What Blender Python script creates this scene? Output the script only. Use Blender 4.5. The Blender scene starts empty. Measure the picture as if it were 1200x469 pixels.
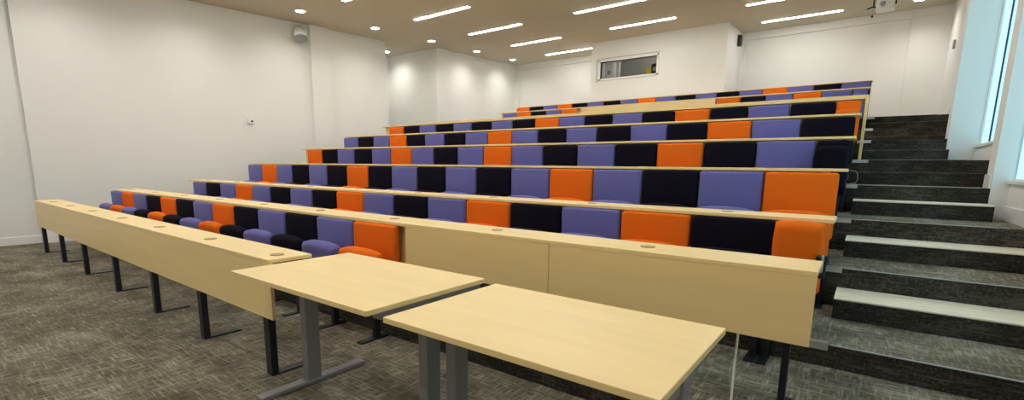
import bpy, bmesh, math
from mathutils import Matrix, Vector
C = bpy.context.scene.collection
SC = bpy.context.scene

# ------------------------------------------------------------------ camera
H = 1.34
cam_d = bpy.data.cameras.new('camera'); cam = bpy.data.objects.new('camera', cam_d); C.objects.link(cam)
rt = Vector((0.804352, 0.594000, 0.013447)); dn = Vector((0.110419, -0.127206, -0.985711)); fw = Vector((-0.583802, 0.794344, -0.167907))
M3 = Matrix((rt, -dn, -fw)).transposed()
cam.matrix_world = Matrix.Translation((0, 0, H)) @ M3.to_4x4()
cam_d.sensor_width = 36.0; cam_d.lens = 557.99 / 1200 * 36; cam_d.shift_x = 0.0; cam_d.shift_y = (291.84 - 234.5) / 1200
cam_d.clip_start = 0.05; cam_d.clip_end = 200
SC.camera = cam
# ------------------------------------------------------------------ world, exposure
w = bpy.data.worlds.new('sky'); SC.world = w; w.use_nodes = True
w.node_tree.nodes['Background'].inputs[0].default_value = (0.55, 0.85, 1.0, 1); w.node_tree.nodes['Background'].inputs[1].default_value = 1.0
SC.view_settings.view_transform = 'Standard'; SC.view_settings.look = 'None'
SC.view_settings.exposure = 0.22; SC.view_settings.gamma = 1.0; SC.view_settings.use_curve_mapping = False
SC.cycles.use_denoising = True; SC.cycles.max_bounces = 8; SC.cycles.diffuse_bounces = 5
LIN = 38.0      # linear fitting emission
SPOT = 62.0    # wall washer watts
DAY = 4.5       # daylight panes

# ------------------------------------------------------------------ materials
def srgb(r, g, b):
    f = lambda c: c / 255 / 12.92 if c / 255 <= .04045 else ((c / 255 + .055) / 1.055) ** 2.4
    return (f(r), f(g), f(b), 1)
def mat(name, col, rough=0.6, metal=0.0, bump=None, vary=None, emis=None, spec=0.5, sheen=0):
    m = bpy.data.materials.new(name); m.use_nodes = True; nt = m.node_tree; b = nt.nodes['Principled BSDF']
    b.inputs['Base Color'].default_value = col; b.inputs['Roughness'].default_value = rough; b.inputs['Metallic'].default_value = metal
    b.inputs['Specular IOR Level'].default_value = spec
    if sheen: b.inputs['Sheen Weight'].default_value = sheen
    if emis: b.inputs['Emission Color'].default_value = emis[0]; b.inputs['Emission Strength'].default_value = emis[1]
    tc = nt.nodes.new('ShaderNodeTexCoord')
    if vary:   # (scale vec, amount)
        mp = nt.nodes.new('ShaderNodeMapping'); mp.inputs['Scale'].default_value = vary[0]
        n = nt.nodes.new('ShaderNodeTexNoise'); n.inputs['Scale'].default_value = 1; n.inputs['Detail'].default_value = 5
        r = nt.nodes.new('ShaderNodeMapRange'); r.inputs[1].default_value = .3; r.inputs[2].default_value = .7
        r.inputs[3].default_value = 1 - vary[1]; r.inputs[4].default_value = 1 + vary[1]
        mx = nt.nodes.new('ShaderNodeVectorMath'); mx.operation = 'SCALE'; mx.inputs[0].default_value = col[:3]
        nt.links.new(tc.outputs['Object'], mp.inputs[0]); nt.links.new(mp.outputs[0], n.inputs['Vector'])
        nt.links.new(n.outputs[0], r.inputs[0]); nt.links.new(r.outputs[0], mx.inputs['Scale']); nt.links.new(mx.outputs[0], b.inputs['Base Color'])
    if bump:
        n = nt.nodes.new('ShaderNodeTexNoise'); n.inputs['Scale'].default_value = bump[0]; n.inputs['Detail'].default_value = 3
        bp = nt.nodes.new('ShaderNodeBump'); bp.inputs['Strength'].default_value = bump[1]; bp.inputs['Distance'].default_value = .003
        nt.links.new(tc.outputs['Object'], n.inputs['Vector']); nt.links.new(n.outputs[0], bp.inputs['Height']); nt.links.new(bp.outputs[0], b.inputs['Normal'])
    return m
def carpet(name, dark, mid, light):
    m = bpy.data.materials.new(name); m.use_nodes = True; nt = m.node_tree; N = nt.nodes; L = nt.links; b = N['Principled BSDF']
    b.inputs['Roughness'].default_value = .95; b.inputs['Specular IOR Level'].default_value = .15
    tc = N.new('ShaderNodeTexCoord')
    def stripes(scale, off):
        mp = N.new('ShaderNodeMapping'); mp.inputs['Scale'].default_value = scale; mp.inputs['Location'].default_value = off
        n = N.new('ShaderNodeTexNoise'); n.inputs['Scale'].default_value = 1; n.inputs['Detail'].default_value = 2.5; n.inputs['Roughness'].default_value = .6
        L.new(tc.outputs['Object'], mp.inputs[0]); L.new(mp.outputs[0], n.inputs['Vector']); return n.outputs[0]
    a = stripes((7, 60, 60), (0, 0, 0)); c = stripes((60, 7, 60), (5, 3, 0)); big = stripes((2.2, 3.0, 3.0), (9, 1, 0))
    mxm = N.new('ShaderNodeMath'); mxm.operation = 'MAXIMUM'; L.new(a, mxm.inputs[0]); L.new(c, mxm.inputs[1])
    ad = N.new('ShaderNodeMath'); ad.operation = 'MULTIPLY_ADD'; L.new(big, ad.inputs[0]); ad.inputs[1].default_value = .45; L.new(mxm.outputs[0], ad.inputs[2])
    # 50 cm tiles, each a touch lighter or darker
    ck = N.new('ShaderNodeMapping'); ck.inputs['Scale'].default_value = (2, 2, 2); L.new(tc.outputs['Object'], ck.inputs[0])
    fl = N.new('ShaderNodeVectorMath'); fl.operation = 'FLOOR'; L.new(ck.outputs[0], fl.inputs[0])
    wn = N.new('ShaderNodeTexWhiteNoise'); wn.noise_dimensions = '3D'; L.new(fl.outputs[0], wn.inputs['Vector'])
    a2 = N.new('ShaderNodeMath'); a2.operation = 'MULTIPLY_ADD'; L.new(wn.outputs['Value'], a2.inputs[0]); a2.inputs[1].default_value = .07; L.new(ad.outputs[0], a2.inputs[2])
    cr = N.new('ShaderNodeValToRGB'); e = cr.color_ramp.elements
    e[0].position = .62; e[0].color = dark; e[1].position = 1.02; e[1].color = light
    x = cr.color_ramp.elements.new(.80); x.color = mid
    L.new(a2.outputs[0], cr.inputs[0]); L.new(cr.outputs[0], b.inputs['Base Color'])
    bp = N.new('ShaderNodeBump'); bp.inputs['Strength'].default_value = .5; bp.inputs['Distance'].default_value = .004
    L.new(mxm.outputs[0], bp.inputs['Height']); L.new(bp.outputs[0], b.inputs['Normal'])
    return m
WALL = mat('wall_paint', (.80, .80, .775, 1), .7, bump=(60, .1), vary=((.6, .6, .6), .02))
CEIL = mat('ceiling_shaded_beige', (.58, .525, .43, 1), .8)  # beige puts shade and warm bounce into the colour of a white ceiling
WHITE = mat('white_plastic', (.82, .82, .80, 1), .35)
WOOD = mat('maple_laminate', (.95, .725, .335, 1), .33, vary=((1.2, 14, 14), .035), spec=.4)
WOODE = mat('maple_edge', (.74, .56, .22, 1), .45, spec=.4)
PALE = mat('pale_timber', (.86, .78, .61, 1), .5, vary=((4, 30, 30), .10))
BLUE = mat('violet_blue_wool', srgb(105, 105, 170), .95, bump=(500, .4), vary=((160, 160, 160), .08), spec=.15, sheen=.15)
ORANGE = mat('orange_wool', srgb(238, 112, 26), .95, bump=(500, .4), vary=((160, 160, 160), .06), spec=.15)
BLACK = mat('black_wool', srgb(20, 16, 30), .95, bump=(500, .4), vary=((160, 160, 160), .15), spec=.12)
STEEL = mat('black_powder_coat', (.006, .008, .014, 1), .4)
GREY = mat('grey_powder_coat', (.24, .24, .25, 1), .42, metal=.1)
ALU = mat('brushed_aluminium', (.62, .66, .68, 1), .35, metal=.8)
BROWN = mat('brown_grommet', (.42, .30, .15, 1), .5)
DARK = mat('dark_plastic', (.02, .02, .02, 1), .4)
YELLOW = mat('yellow_card', (.65, .52, .03, 1), .6)
MIDG = mat('mid_grey_plastic', (.35, .37, .38, 1), .5)
LILAC = mat('lilac_label', (.45, .42, .55, 1), .5)
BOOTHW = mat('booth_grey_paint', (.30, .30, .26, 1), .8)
MULL = mat('dark_window_bar', (.03, .03, .07, 1), .5)
CABLE = mat('white_cable', (.75, .74, .70, 1), .5)
CARPET = carpet('grey_carpet_tiles', (.070, .063, .044, 1), (.165, .150, .110, 1), (.36, .34, .275, 1))
RISERC = carpet('shaded_riser_carpet', (.018, .016, .012, 1), (.040, .037, .030, 1), (.10, .095, .08, 1))  # tread carpet again, with the shade on riser faces put into its colour
LAMP = mat('lit_diffuser', (.9, .9, .9, 1), .5, emis=((1.0, .965, .91, 1), LIN))
SPOTM = mat('lit_lens', (.9, .9, .9, 1), .5, emis=((1, .98, .93, 1), 14))
PANE = mat('daylit_frosted_pane', (.5, .75, .8, 1), .2, emis=((.34, .78, 1.0, 1), .92))
GLASS = bpy.data.materials.new('clear_glass'); GLASS.use_nodes = True
_g = GLASS.node_tree.nodes['Principled BSDF']; _g.inputs['Roughness'].default_value = .02; _g.inputs['Transmission Weight'].default_value = 1; _g.inputs['IOR'].default_value = 1.1

# ------------------------------------------------------------------ mesh helpers
def box(bm, x0, x1, y0, y1, z0, z1, bev=0, seg=2, mi=0):
    r = bmesh.ops.create_cube(bm, size=1, matrix=Matrix.Translation(((x0+x1)/2, (y0+y1)/2, (z0+z1)/2)) @ Matrix.Diagonal((x1-x0, y1-y0, z1-z0, 1)))
    vs = r['verts']; fs = set(f for v in vs for f in v.link_faces)
    for f in fs: f.material_index = mi
    if bev:
        es = list(set(e for v in vs for e in v.link_edges))
        bmesh.ops.bevel(bm, geom=es, offset=bev, segments=seg, affect='EDGES', profile=.5)
def cyl(bm, p, r, h, axis='Z', n=20, r2=None):
    m = Matrix.Translation(p)
    if axis == 'X': m = m @ Matrix.Rotation(math.pi/2, 4, 'Y')
    if axis == 'Y': m = m @ Matrix.Rotation(math.pi/2, 4, 'X')
    bmesh.ops.create_cone(bm, cap_ends=True, segments=n, radius1=r, radius2=r if r2 is None else r2, depth=h, matrix=m)
def prism(bm, pts, a, b, axis='X'):
    """closed 2D outline extruded along axis; pts are (y,z) for X and (x,z) for Y, (x,y) for Z"""
    def P(q, t): return {'X': (t, q[0], q[1]), 'Y': (q[0], t, q[1]), 'Z': (q[0], q[1], t)}[axis]
    A = [bm.verts.new(P(q, a)) for q in pts]; B = [bm.verts.new(P(q, b)) for q in pts]
    bm.faces.new(A); bm.faces.new(B[::-1]); n = len(pts)
    for i in range(n): bm.faces.new((A[i], B[i], B[(i+1) % n], A[(i+1) % n]))
    bmesh.ops.recalc_face_normals(bm, faces=bm.faces[:])
def mesh(name, bm, ms, smooth=False):
    me = bpy.data.meshes.new(name); bm.to_mesh(me); bm.free()
    for m in (ms if isinstance(ms, (list, tuple)) else [ms]): me.materials.append(m)
    if smooth:
        for p in me.polygons: p.use_smooth = True
    return me
def obj(name, me, parent=None, loc=(0, 0, 0), rot=(0, 0, 0)):
    o = bpy.data.objects.new(name, me); C.objects.link(o); o.location = loc; o.rotation_euler = rot
    if parent: o.parent = parent
    return o
def B(*boxes, bev=0, seg=2):
    bm = bmesh.new()
    for b in boxes: box(bm, *b, bev=bev, seg=seg)
    return bm
def part(name, bm, m, parent, smooth=False, **k): return obj(name, mesh(name, bm, m, smooth), parent, **k)
def tag(o, label=None, cat=None, group=None, kind=None):
    if label: o['label'] = label
    if cat: o['category'] = cat
    if group: o['group'] = group
    if kind: o['kind'] = kind
    return o
def thing(name, label, cat, loc, group=None): return tag(obj(name, None, None, loc), label, cat, group)
def struct(name, bm, m, label=None): 
    o = obj(name, mesh(name, bm, m)); o['kind'] = 'structure'
    if label: o['label'] = label
    return o
def tube(bm, pts, r, n=8):
    rings = []
    for i, p in enumerate(pts):
        p = Vector(p); d = (Vector(pts[min(i+1, len(pts)-1)]) - Vector(pts[max(i-1, 0)])).normalized()
        u = d.orthogonal().normalized() if not rings else (uu - uu.dot(d)*d).normalized(); uu = u; v = d.cross(u)
        rings.append([bm.verts.new(p + r*(math.cos(2*math.pi*k/n)*u + math.sin(2*math.pi*k/n)*v)) for k in range(n)])
    for a, b in zip(rings, rings[1:]):
        for k in range(n): bm.faces.new((a[k], a[(k+1) % n], b[(k+1) % n], b[k]))
    bm.faces.new(rings[0][::-1]); bm.faces.new(rings[-1])
def smoothpath(pts, n=8):
    out = []
    P = [Vector(p) for p in pts]; P = [2*P[0]-P[1]] + P + [2*P[-1]-P[-2]]
    for i in range(1, len(P)-2):
        for k in range(n):
            t = k/n; out.append(.5*((2*P[i]) + (P[i+1]-P[i-1])*t + (2*P[i-1]-5*P[i]+4*P[i+1]-P[i+2])*t*t + (3*P[i]-P[i-1]-3*P[i+1]+P[i+2])*t**3))
    out.append(P[-2]); return out

# ------------------------------------------------------------------ levels
PZ = {1: 0, 2: .14, 3: .283, 4: .588, 5: .893, 6: 1.198, 7: 1.503, 8: 1.81, 9: 2.14, 10: 2.44}
PY = {2: 2.37, 3: 3.43, 4: 4.53, 5: 5.63, 6: 6.75, 7: 7.87, 8: 8.97, 9: 11.2, 10: 12.25}
XL, XR, YF, YB = -10.87, 1.14, -3.2, 14.4
XA = -.10           # edge of the aisle
def ceil_z(y): return 4.22 + .05 * y

# ---- floor and tiers
struct('floor', B((XL-.3, XR+.3, YF-.2, PY[2], -.2, 0)), CARPET)
for k in range(2, 11):
    y1 = PY[k+1] if k < 10 else YB + .3
    bm = bmesh.new()
    x0 = XL - .3 if k < 8 else -12.7
    box(bm, x0, XR+.3, PY[k], y1, -.2, PZ[k])
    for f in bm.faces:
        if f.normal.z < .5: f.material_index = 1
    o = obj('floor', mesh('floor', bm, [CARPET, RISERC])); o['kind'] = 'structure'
    o['label'] = 'carpeted seating tier with a shade-darkened riser'
# ---- walls
bm = bmesh.new()     # left wall: front part set back, pilaster, ends at the cross aisle
box(bm, XL-.3, XL-.09, YF, 1.68, -.2, 4.8)
box(bm, XL-.3, XL, 1.68, 8.88, -.2, 4.8)
box(bm, XL, XL+.11, 6.62, 7.12, 0, 4.8)
struct('wall_left', bm, WALL)
bm = bmesh.new()     # beyond the cross aisle
box(bm, -12.7, -10.45, 10.4, 10.9, 1.5, 5.1)
box(bm, -12.7, -10.55, 10.9, YB+.3, 1.5, 5.2)
box(bm, -10.55, -10.52, 10.9, YB, 4.72, 5.2)
struct('wall_left_rear', bm, WALL)
struct('wall_alcove', B((-12.9, -12.6, 8.6, 10.6, 1.5, 5.1), (-12.7, XL-.25, 8.6, 8.88, 1.5, 5.1)), WALL)
bm = bmesh.new()     # rear wall with two shallow recessed panels
box(bm, -12.7, XR+.5, YB+.08, YB+.4, 1.5, 5.3)
box(bm, -10.6, XR+.2, YB, YB+.09, 4.76, 5.3)
box(bm, -10.6, -10.38, YB, YB+.09, 2, 4.77); box(bm, -7.45, -3.0, YB, YB+.09, 2, 4.77); box(bm, .42, XR+.2, YB, YB+.09, 2, 4.77)
struct('wall_rear', bm, WALL)
struct('wall_front', B((XL-.3, XR+.5, YF-.3, YF, -.2, 4.6)), WALL)
struct('ceiling', (lambda b: (prism(b, [(YF-.3, ceil_z(YF-.3)), (YB+.4, ceil_z(YB+.4)), (YB+.4, 5.5), (YF-.3, 5.5)], -12.9, XR+.5), b)[1])(bmesh.new()), CEIL)
# ---- right wall: piers and window bays
bays = []
y = 8.95; sill = 1.72
for i in range(3):
    y0 = y - 1.9; bays.append((max(y0, YF), y, sill)); y -= 2.2; sill -= .44
    sill = max(sill, .6)
bm = bmesh.new()
box(bm, XR-.04, XR+.35, 9.25, YB+.1, -.2, 5.3)
GX = XR + .025
box(bm, 1.01, XR+.35, YF, bays[-1][0]-.3, -.2, 5.0)
for i, (y0, y1, s) in enumerate(bays):
    top = ceil_z(y0) - .45
    box(bm, XR, XR+.35, y0, y1, -.2, s); box(bm, XR, XR+.35, y0, y1, top, 5.3)
    yy = y0 - .315
    if yy > YF: box(bm, 1.01, XR+.35, yy, y0, -.2, 5.3)
box(bm, .83, XR+.35, 8.95, 9.25, -.2, 5.3)
struct('wall_right', bm, WALL)
for i, (y0, y1, s) in enumerate(bays):
    top = ceil_z(y0) - .45
    wn = obj('window_%d' % (i+1), None, None, (GX, (y0+y1)/2, s)); wn['kind'] = 'structure'
    inv = Matrix.Translation((-GX, -(y0+y1)/2, -s))
    def wp(name, m, *bx):
        b = B(*bx); bmesh.ops.transform(b, matrix=inv, verts=b.verts); o = part(name, b, m, wn); return o
    wp('pane', PANE, (GX+.01, GX+.03, y0, y1, s+.01, top))
    wp('frame', WHITE, (GX-.01, GX+.05, y1-.015, y1, s, top), (GX-.01, GX+.05, y0, y0+.03, s, top), (GX-.01, GX+.05, y0, y1, s, s+.02), (GX-.01, GX+.05, y0, y1, top-.04, top))
    wp('mullion', MULL, (GX-.004, GX+.012, y1-.57, y1-.53, s, top))
    wp('sill', WHITE, (XR-.03, GX+.01, y0+.0, y1-.0, s-.03, s+.002))
# ---- baseboards
struct('baseboard_left', B((XL-.09, XL-.075, YF, 1.68, 0, .13), (XL, XL+.015, 1.665, 2.37, 0, .13), *[(XL, XL+.015, PY[k], PY[k+1], PZ[k], PZ[k]+.13) for k in range(2, 7)], bev=.004), WHITE)
bb = []
for k in range(2, 10):
    for (y0, y1, s) in bays:
        a, b_ = max(PY[k], y0), min(PY[k+1], y1)
        if b_ - a > .05: bb.append((XR-.018, XR, a, b_, PZ[k], PZ[k]+.14))
        a, b_ = max(PY[k], y0-.3), min(PY[k+1], y0)
        if b_ - a > .05: bb.append((.992, 1.01, a, b_, PZ[k], PZ[k]+.14))
bb += [(XR-.058, XR-.04, 9.25, 11.2, PZ[8], PZ[8]+.14), (XR-.058, XR-.04, 11.2, 12.25, PZ[9], PZ[9]+.14), (XR-.058, XR-.04, 12.25, YB, PZ[10], PZ[10]+.14)]
struct('baseboard_right', B(*bb, bev=.004), WHITE)
struct('baseboard_rear', B((-10.5, XR-.05, YB-.015, YB, PZ[10], PZ[10]+.14), bev=.004), WHITE)
# ---- projection booth
bx0, bx1, by = -6.72, -3.08, 12.86
wx0, wx1, wz0, wz1 = -6.42, -4.80, 3.86, 4.31
bm = B((bx0, wx0, by, by+.15, 2.3, 5.2), (wx1, bx1, by, by+.15, 2.3, 5.2), (wx0, wx1, by, by+.15, 2.3, wz0), (wx0, wx1, by, by+.15, wz1, 5.2),
       (bx0, bx0+.12, by+.15, YB+.1, 2.3, 5.2), (bx1-.12, bx1, by+.15, YB+.1, 2.3, 5.2))
struct('wall_booth', bm, WALL)
struct('wall_booth_interior', B((bx0+.12, bx1-.12, YB-.04, YB-.01, 2.5, 4.85)), BOOTHW)
wn = obj('window_4', None, None, (wx0, by, wz0)); wn['kind'] = 'structure'
part('frame', B((-.06, 1.68, -.02, .10, -.05, 0), (-.06, 1.68, -.02, .10, .45, .50), (-.06, 0, -.02, .10, -.05, .5), (1.62, 1.68, -.02, .10, -.05, .5), bev=.004), WHITE, wn)
part('pane', B((0, 1.62, .06, .066, 0, .45)), GLASS, wn)
part('outer_trim', B((-.12, 1.70, -.012, 0, .53, .545), (-.12, -.105, -.012, 0, -.09, .545)), MIDG, wn)
# things on the booth shelf
def simple(name, label, cat, bm, m, loc=(0, 0, 0), group=None, smooth=False): return tag(obj(name, mesh(name, bm, m, smooth), None, loc), label, cat, group)
simple('booth_counter', 'grey counter behind the booth window carrying the equipment', 'counter', B((bx0+.14, bx1-.14, by+.17, by+.9, 3.56, 3.598), bev=.004), MIDG)
t = thing('control_cabinet', 'white cabinet with a grey round dial inside the booth window', 'cabinet', (-6.38, by+.2, 3.6))
part('body', B((0, .25, 0, .25, 0, .72), bev=.01), WHITE, t)
bm = bmesh.new(); cyl(bm, (.14, -.008, .45), .06, .016, 'Y'); part('dial', bm, MIDG, t)
simple('upright_post', 'pale upright post beside the white cabinet in booth window', 'post', B((0, .10, 0, .08, 0, .9), bev=.008), CABLE, (-6.04, by+.2, 3.6))
simple('yellow_folder', 'yellow folder box standing in the booth window', 'box', B((0, .14, 0, .2, 0, .5), bev=.008), YELLOW, (-5.16, by+.2, 3.6))
t = thing('black_equipment_case', 'black equipment case with pale round badge in booth window', 'equipment', (-5.01, by+.2, 3.6))
part('case', B((0, .22, 0, .2, 0, .55), bev=.01), DARK, t)
bm = bmesh.new(); cyl(bm, (.09, -.006, .42), .05, .012, 'Y'); part('badge', bm, LILAC, t)
simple('desk_monitor', 'small grey screen at the right side of booth window', 'monitor', B((0, .2, 0, .06, 0, .5), (.03, .17, -.01, 0, .32, .46), bev=.005), MIDG, (-4.95, by+.42, 3.6))
simple('black_bracket', 'black upright bracket standing behind equipment in booth window', 'bracket', B((0, .05, 0, .05, 0, .62), (-.02, .09, 0, .05, .55, .66), bev=.004), DARK, (-4.99, by+.5, 3.6))
simple('wall_speaker', 'small black speaker box on the side of booth wall', 'speaker', B((0, .09, 0, .14, 0, .26), bev=.008), DARK, (bx1, 13.85, 4.52))

# ------------------------------------------------------------------ aisle half steps and nosing plates
words = {3: 'third', 4: 'fourth', 5: 'fifth', 6: 'sixth', 7: 'seventh', 8: 'eighth', 9: 'ninth', 10: 'tenth'}
for n, k in enumerate(range(4, 11)):
    z0, z1 = PZ[k-1], (PZ[k-1]+PZ[k])/2; yb = PY[k]
    place = ['lowest', 'second lowest', 'third', 'fourth', 'fifth', 'sixth', 'topmost'][n]
    top = 'with a broad pale timber tread' if n < 3 else 'with a dark carpeted tread'
    t = thing('aisle_step', 'carpeted half step of the right aisle %s, %s' % (top, place), 'step', (XA, yb-.42, z0), 'half steps up the aisle')
    xr = (.83 if k >= 8 and False else XR) - XA
    if yb-.42 < 9.25 and yb > 8.95: xr = .825 - XA
    if k >= 9: xr = 1.095 - XA
    for (y0, y1, s) in bays:
        if yb - .42 < y0 and yb > y0 - .3: xr = 1.0 - XA
    th = .010 if n < 3 else .005
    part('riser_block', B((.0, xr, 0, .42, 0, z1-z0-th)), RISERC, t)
    part('tread', B((0, xr, -.004, .42, z1-z0-th, z1-z0), bev=.001), PALE if n < 3 else CARPET, t)
for k in range(3, 11):
    who = {3: 'beside the second row', 4: 'beside the third row', 5: 'beside the fourth row', 6: 'beside the fifth row', 7: 'beside the sixth row', 8: 'at the cross aisle edge', 9: 'beside the row behind the cross aisle', 10: 'at the very top of the aisle'}[k]
    w_ = .13 if k < 7 else .17
    simple('nosing_plate', 'pale metal nosing plate %s' % who, 'nosing', B((0, w_, -.006, .05, 0, .006), (0, w_, -.008, 0, -.035, .006)), ALU, (XA-w_+.02 if k<7 else XA-.085, PY[k], PZ[k]), 'nosing plates along the aisle')
    simple('edge_strip', 'thin %s carpet edge strip along the aisle step %s' % ('pale' if k < 8 else 'dark', who), 'edge strip', B((0, (1.0 if k != 8 else .93) , -.005, .012, 0, .005)), MIDG if k < 8 else DARK, (XA+.03, PY[k], PZ[k]), 'edge strips along the aisle')

# ------------------------------------------------------------------ desks
def tfoot_leg(h, t, x, y, hw=.036):
    lg = part('leg', B((x-hw, x+hw, y, y+.045, .012, h), bev=.004), STEEL, t)
    part('foot', B((x-.035, x+.035, y, y+.27, 0, .012), bev=.003), STEEL, lg)
    return lg
def grommet(t, x, y, z):
    bm = bmesh.new(); cyl(bm, (x, y, z+.002), .042, .004, n=24); part('cable_grommet', bm, BROWN, t)
XE = -.13
def desk(k, label, x0, x1, yf, zt, z0, leg_xs, grom_xs, panels, thick=.025, depth=.33, pz=None):
    """yf front edge, zt top, z0 the floor under it; panels: (xa, xb, y, zlo)"""
    t = thing('lecture_desk', label, 'desk', (x0, yf, z0), 'long fixed desks of the tiers')
    part('desktop', B((0, x1-x0, 0, depth, zt-z0-thick, zt-z0), bev=.003), WOOD, t)
    for (xa, xb, y, zlo) in panels:
        part('modesty_panel', B((xa-x0, xb-x0, y-yf, y-yf+.022, zlo-z0, zt-z0-thick), bev=.002), WOOD, t)
    for x in leg_xs: tfoot_leg(zt-z0-thick, t, x-x0, .024 if k == 1 else .06 if k < 3 else (.15 if k < 9 else .085), .016 if k == 2 else .036)
    for x in grom_xs: grommet(t, x-x0, .12 if k == 1 else .17, zt-z0)
    return t
YBK = {1: 2.437, 2: 3.553, 3: 4.67, 4: 5.807, 5: 6.909, 6: 8.038, 7: 11.45, 8: 12.45}   # front face of the backrests
ZBK = {1: .876, 2: 1.017, 3: 1.335, 4: 1.655, 5: 1.979, 6: 2.293, 7: 2.897, 8: 3.178}
SW = {k: .55 for k in range(1, 7)}; SW[7] = SW[8] = .495
X0 = {1: -10.09, 2: -9.80, 3: -10.075, 4: -9.805, 5: -10.075, 6: -9.80, 7: -8.82, 8: -9.065}
d1 = desk(1, 'front maple desk on black legs, ending beside the grey-legged tables', -9.78, -2.82, 1.425, .778, 0,
     [-9.70, -8.6, -7.45, -6.22, -5.06, -4.01, -2.96], [-9.22, -8.25, -7.2, -6.1, -5.03, -3.95, -2.95],
     [(-9.78, -2.82, 1.427, .40)], depth=.28)
d1.location.y = 1.47; d1.rotation_euler.z = -.0125
d2 = desk(2, 'maple desk with deep front panel at right, above the front row of seats', -9.99, XE, 2.467, .903, PZ[2],
     [-.222], [-9.77+1.1*i for i in range(9)], [(-2.85, -1.535, 2.469, .55), (-1.53, XE, 2.469, .55), (-9.97, -2.87, 2.55, .55)])
rows = {3: 'second', 4: 'third', 5: 'fourth', 6: 'fifth', 7: 'sixth'}
for k in range(3, 8):
    yf = YBK[k-1]+.03; zt = 1.34-(1.34-(ZBK[k-1]+.034))*yf/(yf-.06)
    d7 = desk(k, 'long maple desktop running above the backrests of the %s row of seats' % rows[k], -10.07, XE-.005, yf, zt, PZ[k],
         [-10.0+1.1*i for i in range(9)] + [-.25], [-9.6+1.1*i for i in range(9)], [(-10.05, -.25, yf+.09, ZBK[k-1]-.36)])
t = desk(8, 'maple desk behind the cross aisle with bare front panel in middle', -8.98, XE, 11.47, 2.932, PZ[9],
     [-8.9+1.09*i for i in range(9)], [], [(-6.25, -2.895, 11.472, 2.45), (-8.95, -6.29, 11.57, 2.45), (-2.87, XE-.12, 11.57, 2.45)])
desk(9, 'narrow maple ledge above the backrests of the topmost row', -9.06, XE+.0, 12.475, 3.206, PZ[10], [-8.9+1.09*i for i in range(9)], [], [(-9.04, XE-.12, 12.57, 2.7)], depth=.26, thick=.02)
part('raised_edge_board', B((1.39, XE-.005+10.07, 0, .33, zt-PZ[7], zt+.028-PZ[7]), bev=.002), WOOD, d7)
simple('gable_board', 'upright maple board closing the right end of the sixth row', 'board', B((-.016, .016, 0, .33, 0, zt+.028-PZ[7]), bev=.002), WOOD, (XE+.013, 8.07, PZ[7]))

# ------------------------------------------------------------------ seats
def back_mesh(w_, h, m):
    bm = bmesh.new(); box(bm, -w_/2, w_/2, 0, .07, -h, 0, bev=.025, seg=3)
    return mesh('backrest', bm, m, True)
def cushion_mesh(w_, h, m, t=.12, arch=.028):
    bm = bmesh.new(); nx, nz = 22, 20
    grid = {}
    for s in (0, 1):
        for i in range(nx+1):
            for j in range(nz+1):
                u = -1 + 2*i/nx; v = j/nz
                x = u*w_/2; z = v*h
                z -= v*arch*abs(u)**3                      # arched free edge
                x *= 1 - .06*max(0, v-.75)*4*abs(u)**4
                ed = min(1, (1-abs(u))*w_/2/.035)**.5 * 1.0 if abs(u) > 1-.09/w_ else 1
                ev = min(1, (1-v)*h/.035)**.5 if (1-v)*h < .035 else 1
                eb = min(1, v*h/.03)**.5 if v*h < .03 else 1
                th = t/2*(.45+.55*ed*ev*eb)*(.93+.07*math.cos(u*1.5))
                grid[s, i, j] = bm.verts.new((x, (-th if s == 0 else th), z))
    for s in (0, 1):
        for i in range(nx):
            for j in range(nz):
                q = [grid[s, i, j], grid[s, i+1, j], grid[s, i+1, j+1], grid[s, i, j+1]]
                bm.faces.new(q if s == 0 else q[::-1])
    per = [(i, 0) for i in range(nx)] + [(nx, j) for j in range(nz)] + [(i, nz) for i in range(nx, 0, -1)] + [(0, j) for j in range(nz, 0, -1)]
    for a, b in zip(per, per[1:]+per[:1]):
        bm.faces.new((grid[0, a[0], a[1]], grid[1, a[0], a[1]], grid[1, b[0], b[1]], grid[0, b[0], b[1]]))
    bmesh.ops.recalc_face_normals(bm, faces=bm.faces[:])
    return mesh('seat_cushion', bm, m, True)
CM = {'o': ORANGE, 'b': BLUE, 'k': BLACK}; CN = {'o': 'orange', 'b': 'violet-blue', 'k': 'black'}
protos = {}
def proto(col, w_, bh, legh, key):
    """a seat: origin on the floor below the front face of its backrest, backrest top at given height"""
    bmk = back_mesh(w_-.008, bh, CM[col]); cmk = cushion_mesh(w_-.03, .42, CM[col]) if w_ > .4 else cushion_mesh(w_-.01, .42, CM[col], arch=.012)
    b = bmesh.new(); box(b, -.022, .022, -.20, -.15+.0, .012, legh, bev=.004); lg = mesh('leg', b, STEEL)
    b = bmesh.new(); box(b, -.03, .03, -.34, -.08, 0, .012, bev=.003); ft = mesh('foot', b, STEEL)
    b = bmesh.new(); box(b, -.03, .03, -.17, .03, legh-.03, legh+.03, bev=.006); br = mesh('hinge_bracket', b, STEEL)
    return bmk, cmk, lg, ft, br
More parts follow.
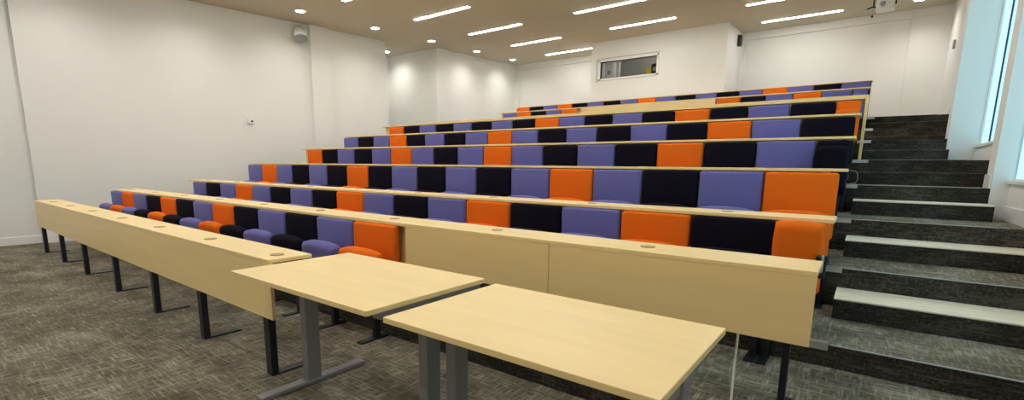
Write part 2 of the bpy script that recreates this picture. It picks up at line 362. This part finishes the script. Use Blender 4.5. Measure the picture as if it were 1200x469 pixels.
def seat(col, x, y, ztop, zfloor, w_, bh, ctop, cfwd, label, group, end=False):
    """ctop: height of the cushion's free edge below the backrest top; cfwd how far in front"""
    hgt = ztop - zfloor; ch = .42; hz = hgt - ctop - .40        # hinge height
    key = (col, round(w_, 3), round(bh, 2), round(hz, 2))
    if key not in protos: protos[key] = proto(col, w_, bh, max(hz, .12)+.04, key)
    bmk, cmk, lg, ft, br = protos[key]
    t = thing('tip_up_seat', label, 'seat', (x, y, zfloor), group)
    obj('backrest', bmk, t, (0, 0, hgt))
    ang = math.asin(min(.6, max(0, (cfwd-.085))/ch))
    obj('seat_cushion', cmk, t, (0, -.085, hz), (ang, 0, 0))
    l = obj('leg', lg, t, (w_/2-.032 if w_ > .4 else .032-w_/2, 0, 0)); obj('foot', ft, l); obj('hinge_bracket', br, t, (w_/2-.032 if w_ > .4 else .032-w_/2, 0, 0))
    return t
COLS = {1: 'bobkokbokbkbo', 2: 'bkbobkbkobkbokboko', 3: 'bobkbkokbkbkbobkbo', 4: 'okbkbobkbobkbkokbk', 5: 'bkbokbkbobkbkbkobk',
        6: 'okbkbkbkobkbkokbko', 7: 'bokbo_______okbobb', 8: 'okbokbkbobkbkbobkb'}
RN = {1: 'front row', 2: 'second row', 3: 'third row', 4: 'fourth row', 5: 'fifth row', 6: 'sixth row', 7: 'row behind the cross aisle', 8: 'topmost row'}
ORD = ['first', 'second', 'third', 'fourth', 'fifth', 'sixth', 'seventh', 'eighth', 'ninth', 'tenth']
FL = {1: 0, 2: PZ[2], 3: PZ[3], 4: PZ[4], 5: PZ[5], 6: PZ[6], 7: PZ[8], 8: PZ[9]}
for k in range(1, 9):
    cnt = {}
    for i, c in enumerate(COLS[k]):
        if c == '_': continue
        n = cnt.get(c, 0); cnt[c] = n+1
        s = SW[k]; x = X0[k] + s*(i+.5); w_ = s - .006
        half = (k in (2, 4, 6, 7) and i == 17)
        ct, cf = (.205, .13) if k == 1 else (.22, .12)
        if half:
            xa = X0[k] + s*i; xb = -.165; x = (xa+xb)/2; w_ = xb-xa-.004
            ct = {2: .0, 4: .08, 6: .14, 7: .1}[k]; cf = .12
            label = 'narrow %s tip-up seat at the aisle end of the %s' % (CN[c], RN[k])
            # cushion folded right up
        else:
            label = '%s tip-up seat, %s %s one from the left in the %s' % (CN[c], ORD[n], CN[c], RN[k])
        if k >= 3 and not half: ct = .33
        st = seat(c, x, YBK[k], ZBK[k], FL[k], w_, .46 if k < 3 else .55, ct, cf, label, 'tip-up seats of the ' + RN[k])
        if half and k == 2:
            part('end_block', B((w_/2-.03, w_/2-.004, -.19, -.12, .58, .70), bev=.004), STEEL, st)
            part('end_bracket', B((w_/2-.004, w_/2+.010, -.17, -.12, .60, .70), bev=.003), ALU, st)
            bm = bmesh.new(); cyl(bm, (w_/2+.005, -.145, .575), .018, .03, 'X'); part('pivot_bolt', bm, STEEL, st)
# ------------------------------------------------------------------ front tables
def table(x0, x1, y0, y1, zt, label, lx):
    t = thing('work_table', label, 'table', ((x0+x1)/2, (y0+y1)/2, 0), 'grey-legged tables at the front')
    cx, cy = (x0+x1)/2, (y0+y1)/2
    part('tabletop', B((x0-cx, x1-cx, y0-cy, y1-cy, zt-.025, zt), bev=.003), WOOD, t)
    for j, lxx in enumerate(lx):
        x = lxx-cx; yl = 1.53-cy
        l = part('leg', B((x-.03, x+.03, yl-.045, yl+.045, .03, zt-.06), bev=.006), GREY, t)
        bm = bmesh.new(); ya, yb = y0-cy+.07, y1-cy-.03
        prism(bm, [(ya, zt-.025), (yb, zt-.025), (yb, zt-.055), (yl+.09, zt-.11), (yl-.09, zt-.11), (ya, zt-.055)], x-.02, x+.02)
        part('top_bracket', bm, GREY, l)
        part('foot', B((x-.035, x+.035, y0-cy+.04, y1-cy-.02, 0, .03), bev=.008), GREY, l)
        bm = bmesh.new(); cyl(bm, (x+.022, yl+.03, zt-.075), .006, .006, 'X'); cyl(bm, (x+.022, yl-.01, zt-.075), .006, .006, 'X'); part('screws', bm, ALU, l)
    part('crossbar', B((lx[0]-cx+.03, lx[1]-cx-.03, 1.51-cy, 1.55-cy, zt-.085, zt-.045)), GREY, t)
    return t
table(-2.79, -1.585, 1.155, 1.918, .755, 'maple-topped table with grey T legs, left one, touching the front desk', (-2.66, -1.612))
table(-1.522, -.377, 1.19, 1.93, .735, 'maple-topped table with grey T legs, right one, nearest the viewer', (-1.43, -.43))

# ------------------------------------------------------------------ cables
bm = bmesh.new(); tube(bm, smoothpath([(-.45, 2.62, .60), (-.45, 2.60, .48), (-.445, 2.555, .34), (-.435, 2.50, .20), (-.43, 2.45, .147)]), .006)
simple('white_cable', 'white cable hanging down below the right front panel', 'cable', bm, CABLE, smooth=True)
bm = bmesh.new(); tube(bm, smoothpath([(-.17, 6.72, 1.36), (-.11, 6.72, 1.35), (-.09, 6.73, 1.30), (-.10, 6.76, 1.23), (-.16, 6.76, 1.21)]), .004)
simple('looped_cable', 'thin grey looped cable at the aisle end of fourth row', 'cable', bm, MIDG, smooth=True)

# ------------------------------------------------------------------ ceiling lights
b = bmesh.new(); box(b, -.83, .83, -.06, .06, -.012, 0, bev=.002); fm = mesh('frame', b, WHITE)
b = bmesh.new(); box(b, -.80, .80, -.043, .043, -.018, -.010); dm = mesh('diffuser', b, LAMP)
colname = {-7.8: 'left', -4.75: 'middle', -1.65: 'right'}
ang = math.atan(.05)
for yi, y in enumerate([13.4, 11.57, 9.75, 7.9, 6.05, 4.2, 2.35, .5, -1.35]):  # rows toward the front continue out of view, added to light the room
    for x in (-7.8, -4.75, -1.65):
        if yi == 0 and x == -4.75: continue
        t = thing('linear_light', 'recessed white linear ceiling light, %s file, %s from the rear wall' % (colname[x], ORD[yi]), 'ceiling light', (x, y, ceil_z(y)), 'linear ceiling lights')
        t.rotation_euler = (ang, 0, 0)
        obj('frame', fm, t); obj('diffuser', dm, t)
b = bmesh.new(); cyl(b, (0, 0, -.006), .115, .012, n=28); rm = mesh('rim', b, WHITE)
b = bmesh.new(); cyl(b, (0, 0, -.014), .09, .006, n=28); lm = mesh('lens', b, SPOTM)
dl = [(-9.9, yy) for yy in (13.36, 11.53, 9.66, 7.8, 5.9, 4.0, 2.1, .2)] + [(-11.95, 9.8), (.47, 13.5)]
for i, (x, y) in enumerate(dl):
    lab = 'round downlight by the left wall, %s from the rear wall' % ORD[i] if i < 8 else ('round downlight in the alcove beyond the left wall' if i == 8 else 'round downlight in the rear right corner of the ceiling')
    t = thing('downlight', lab, 'ceiling light', (x, y, ceil_z(y)), 'round downlights'); t.rotation_euler = (ang, 0, 0)
    obj('rim', rm, t); obj('lens', lm, t)
    ld = bpy.data.lights.new('bulb', 'SPOT'); ld.energy = SPOT; ld.spot_size = math.radians(150); ld.spot_blend = 1.0; ld.shadow_soft_size = .06; ld.color = (1, .95, .87)
    lo = bpy.data.objects.new('bulb', ld); C.objects.link(lo); lo.parent = t; lo.location = (0, 0, -.03)

t = thing('booth_fill_light', 'unseen fill light added to brighten the projection booth', 'ceiling light', (-4.6, 13.5, ceil_z(13.5)), None)  # unseen lamp, added to lift the dark booth interior
obj('rim', rm, t); obj('lens', lm, t)
ld = bpy.data.lights.new('bulb', 'POINT'); ld.energy = 26; ld.shadow_soft_size = .08; lo = bpy.data.objects.new('bulb', ld); C.objects.link(lo); lo.parent = t; lo.location = (0, 0, -.12)
# ------------------------------------------------------------------ fittings on walls and ceiling
t = thing('wall_speaker', 'white bullet-shaped loudspeaker high on the left wall', 'speaker', (XL, 6.33, 4.30))
ax = Vector((.42, -.12, -.80)).normalized(); q = ax.to_track_quat('Z', 'Y').to_matrix().to_4x4()
bm = bmesh.new(); cyl(bm, (0, 0, 0), .10, .30, n=28, r2=.165); bmesh.ops.transform(bm, matrix=Matrix.Translation((.17, 0, -.02)) @ q, verts=bm.verts); part('housing', bm, WHITE, t, True)
bm = bmesh.new(); cyl(bm, (0, 0, .153), .15, .01, n=28); bmesh.ops.transform(bm, matrix=Matrix.Translation((.17, 0, -.02)) @ q, verts=bm.verts); part('grille', bm, MIDG, t)
part('bracket', B((0, .12, -.03, .03, .02, .14), bev=.008), WHITE, t)
t = thing('wall_sensor', 'small white square sensor with dark eye on left wall', 'sensor', (XL, 5.16, 2.26))
part('housing', B((0, .05, -.055, .055, -.06, .06), bev=.012), WHITE, t)
bm = bmesh.new(); cyl(bm, (.052, .02, -.005), .022, .012, 'X'); part('eye', bm, DARK, t)
t = thing('wall_detector', 'tiny grey detector high on the right wall', 'sensor', (XR-.04, 13.1, 3.85))
part('housing', B((-.04, 0, -.05, .05, -.08, .08), bev=.01), MIDG, t)
# projector under the ceiling near the rear right
t = thing('ceiling_projector', 'white projector hung from the ceiling near the rear right corner', 'projector', (-.09, 12.5, 4.60))
part('body', B((-.14, .16, -.12, .22, -.07, .12), bev=.025, seg=3), WHITE, t)
bm = bmesh.new(); cyl(bm, (-.04, -.13, .02), .045, .04, 'Y'); part('lens', bm, MIDG, t)
bm = bmesh.new(); cyl(bm, (0, .05, .18), .025, .14); part('mount_pole', bm, WHITE, t)
part('side_clip', B((.155, .175, -.13, -.09, -.02, .12), bev=.004), DARK, t)
t = thing('ceiling_microphone', 'dark rod microphone with crossbar hanging beside the ceiling projector', 'microphone', (-.28, 12.4, ceil_z(12.4)))
bm = bmesh.new(); tube(bm, [(0, 0, 0), (.005, 0, -.25)], .014); part('rod', bm, DARK, t)
bm = bmesh.new(); tube(bm, [(-.10, 0, -.28), (-.03, 0, -.255), (.005, 0, -.25), (.04, 0, -.27)], .013); part('crossbar', bm, DARK, t)
bm = bmesh.new(); tube(bm, [(.005, 0, -.25), (0, 0, -.42)], .006); part('thin_stem', bm, MIDG, t)
bm = bmesh.new(); bmesh.ops.create_uvsphere(bm, u_segments=12, v_segments=8, radius=.022, matrix=Matrix.Translation((0, 0, -.43))); part('tip', bm, DARK, t, True)
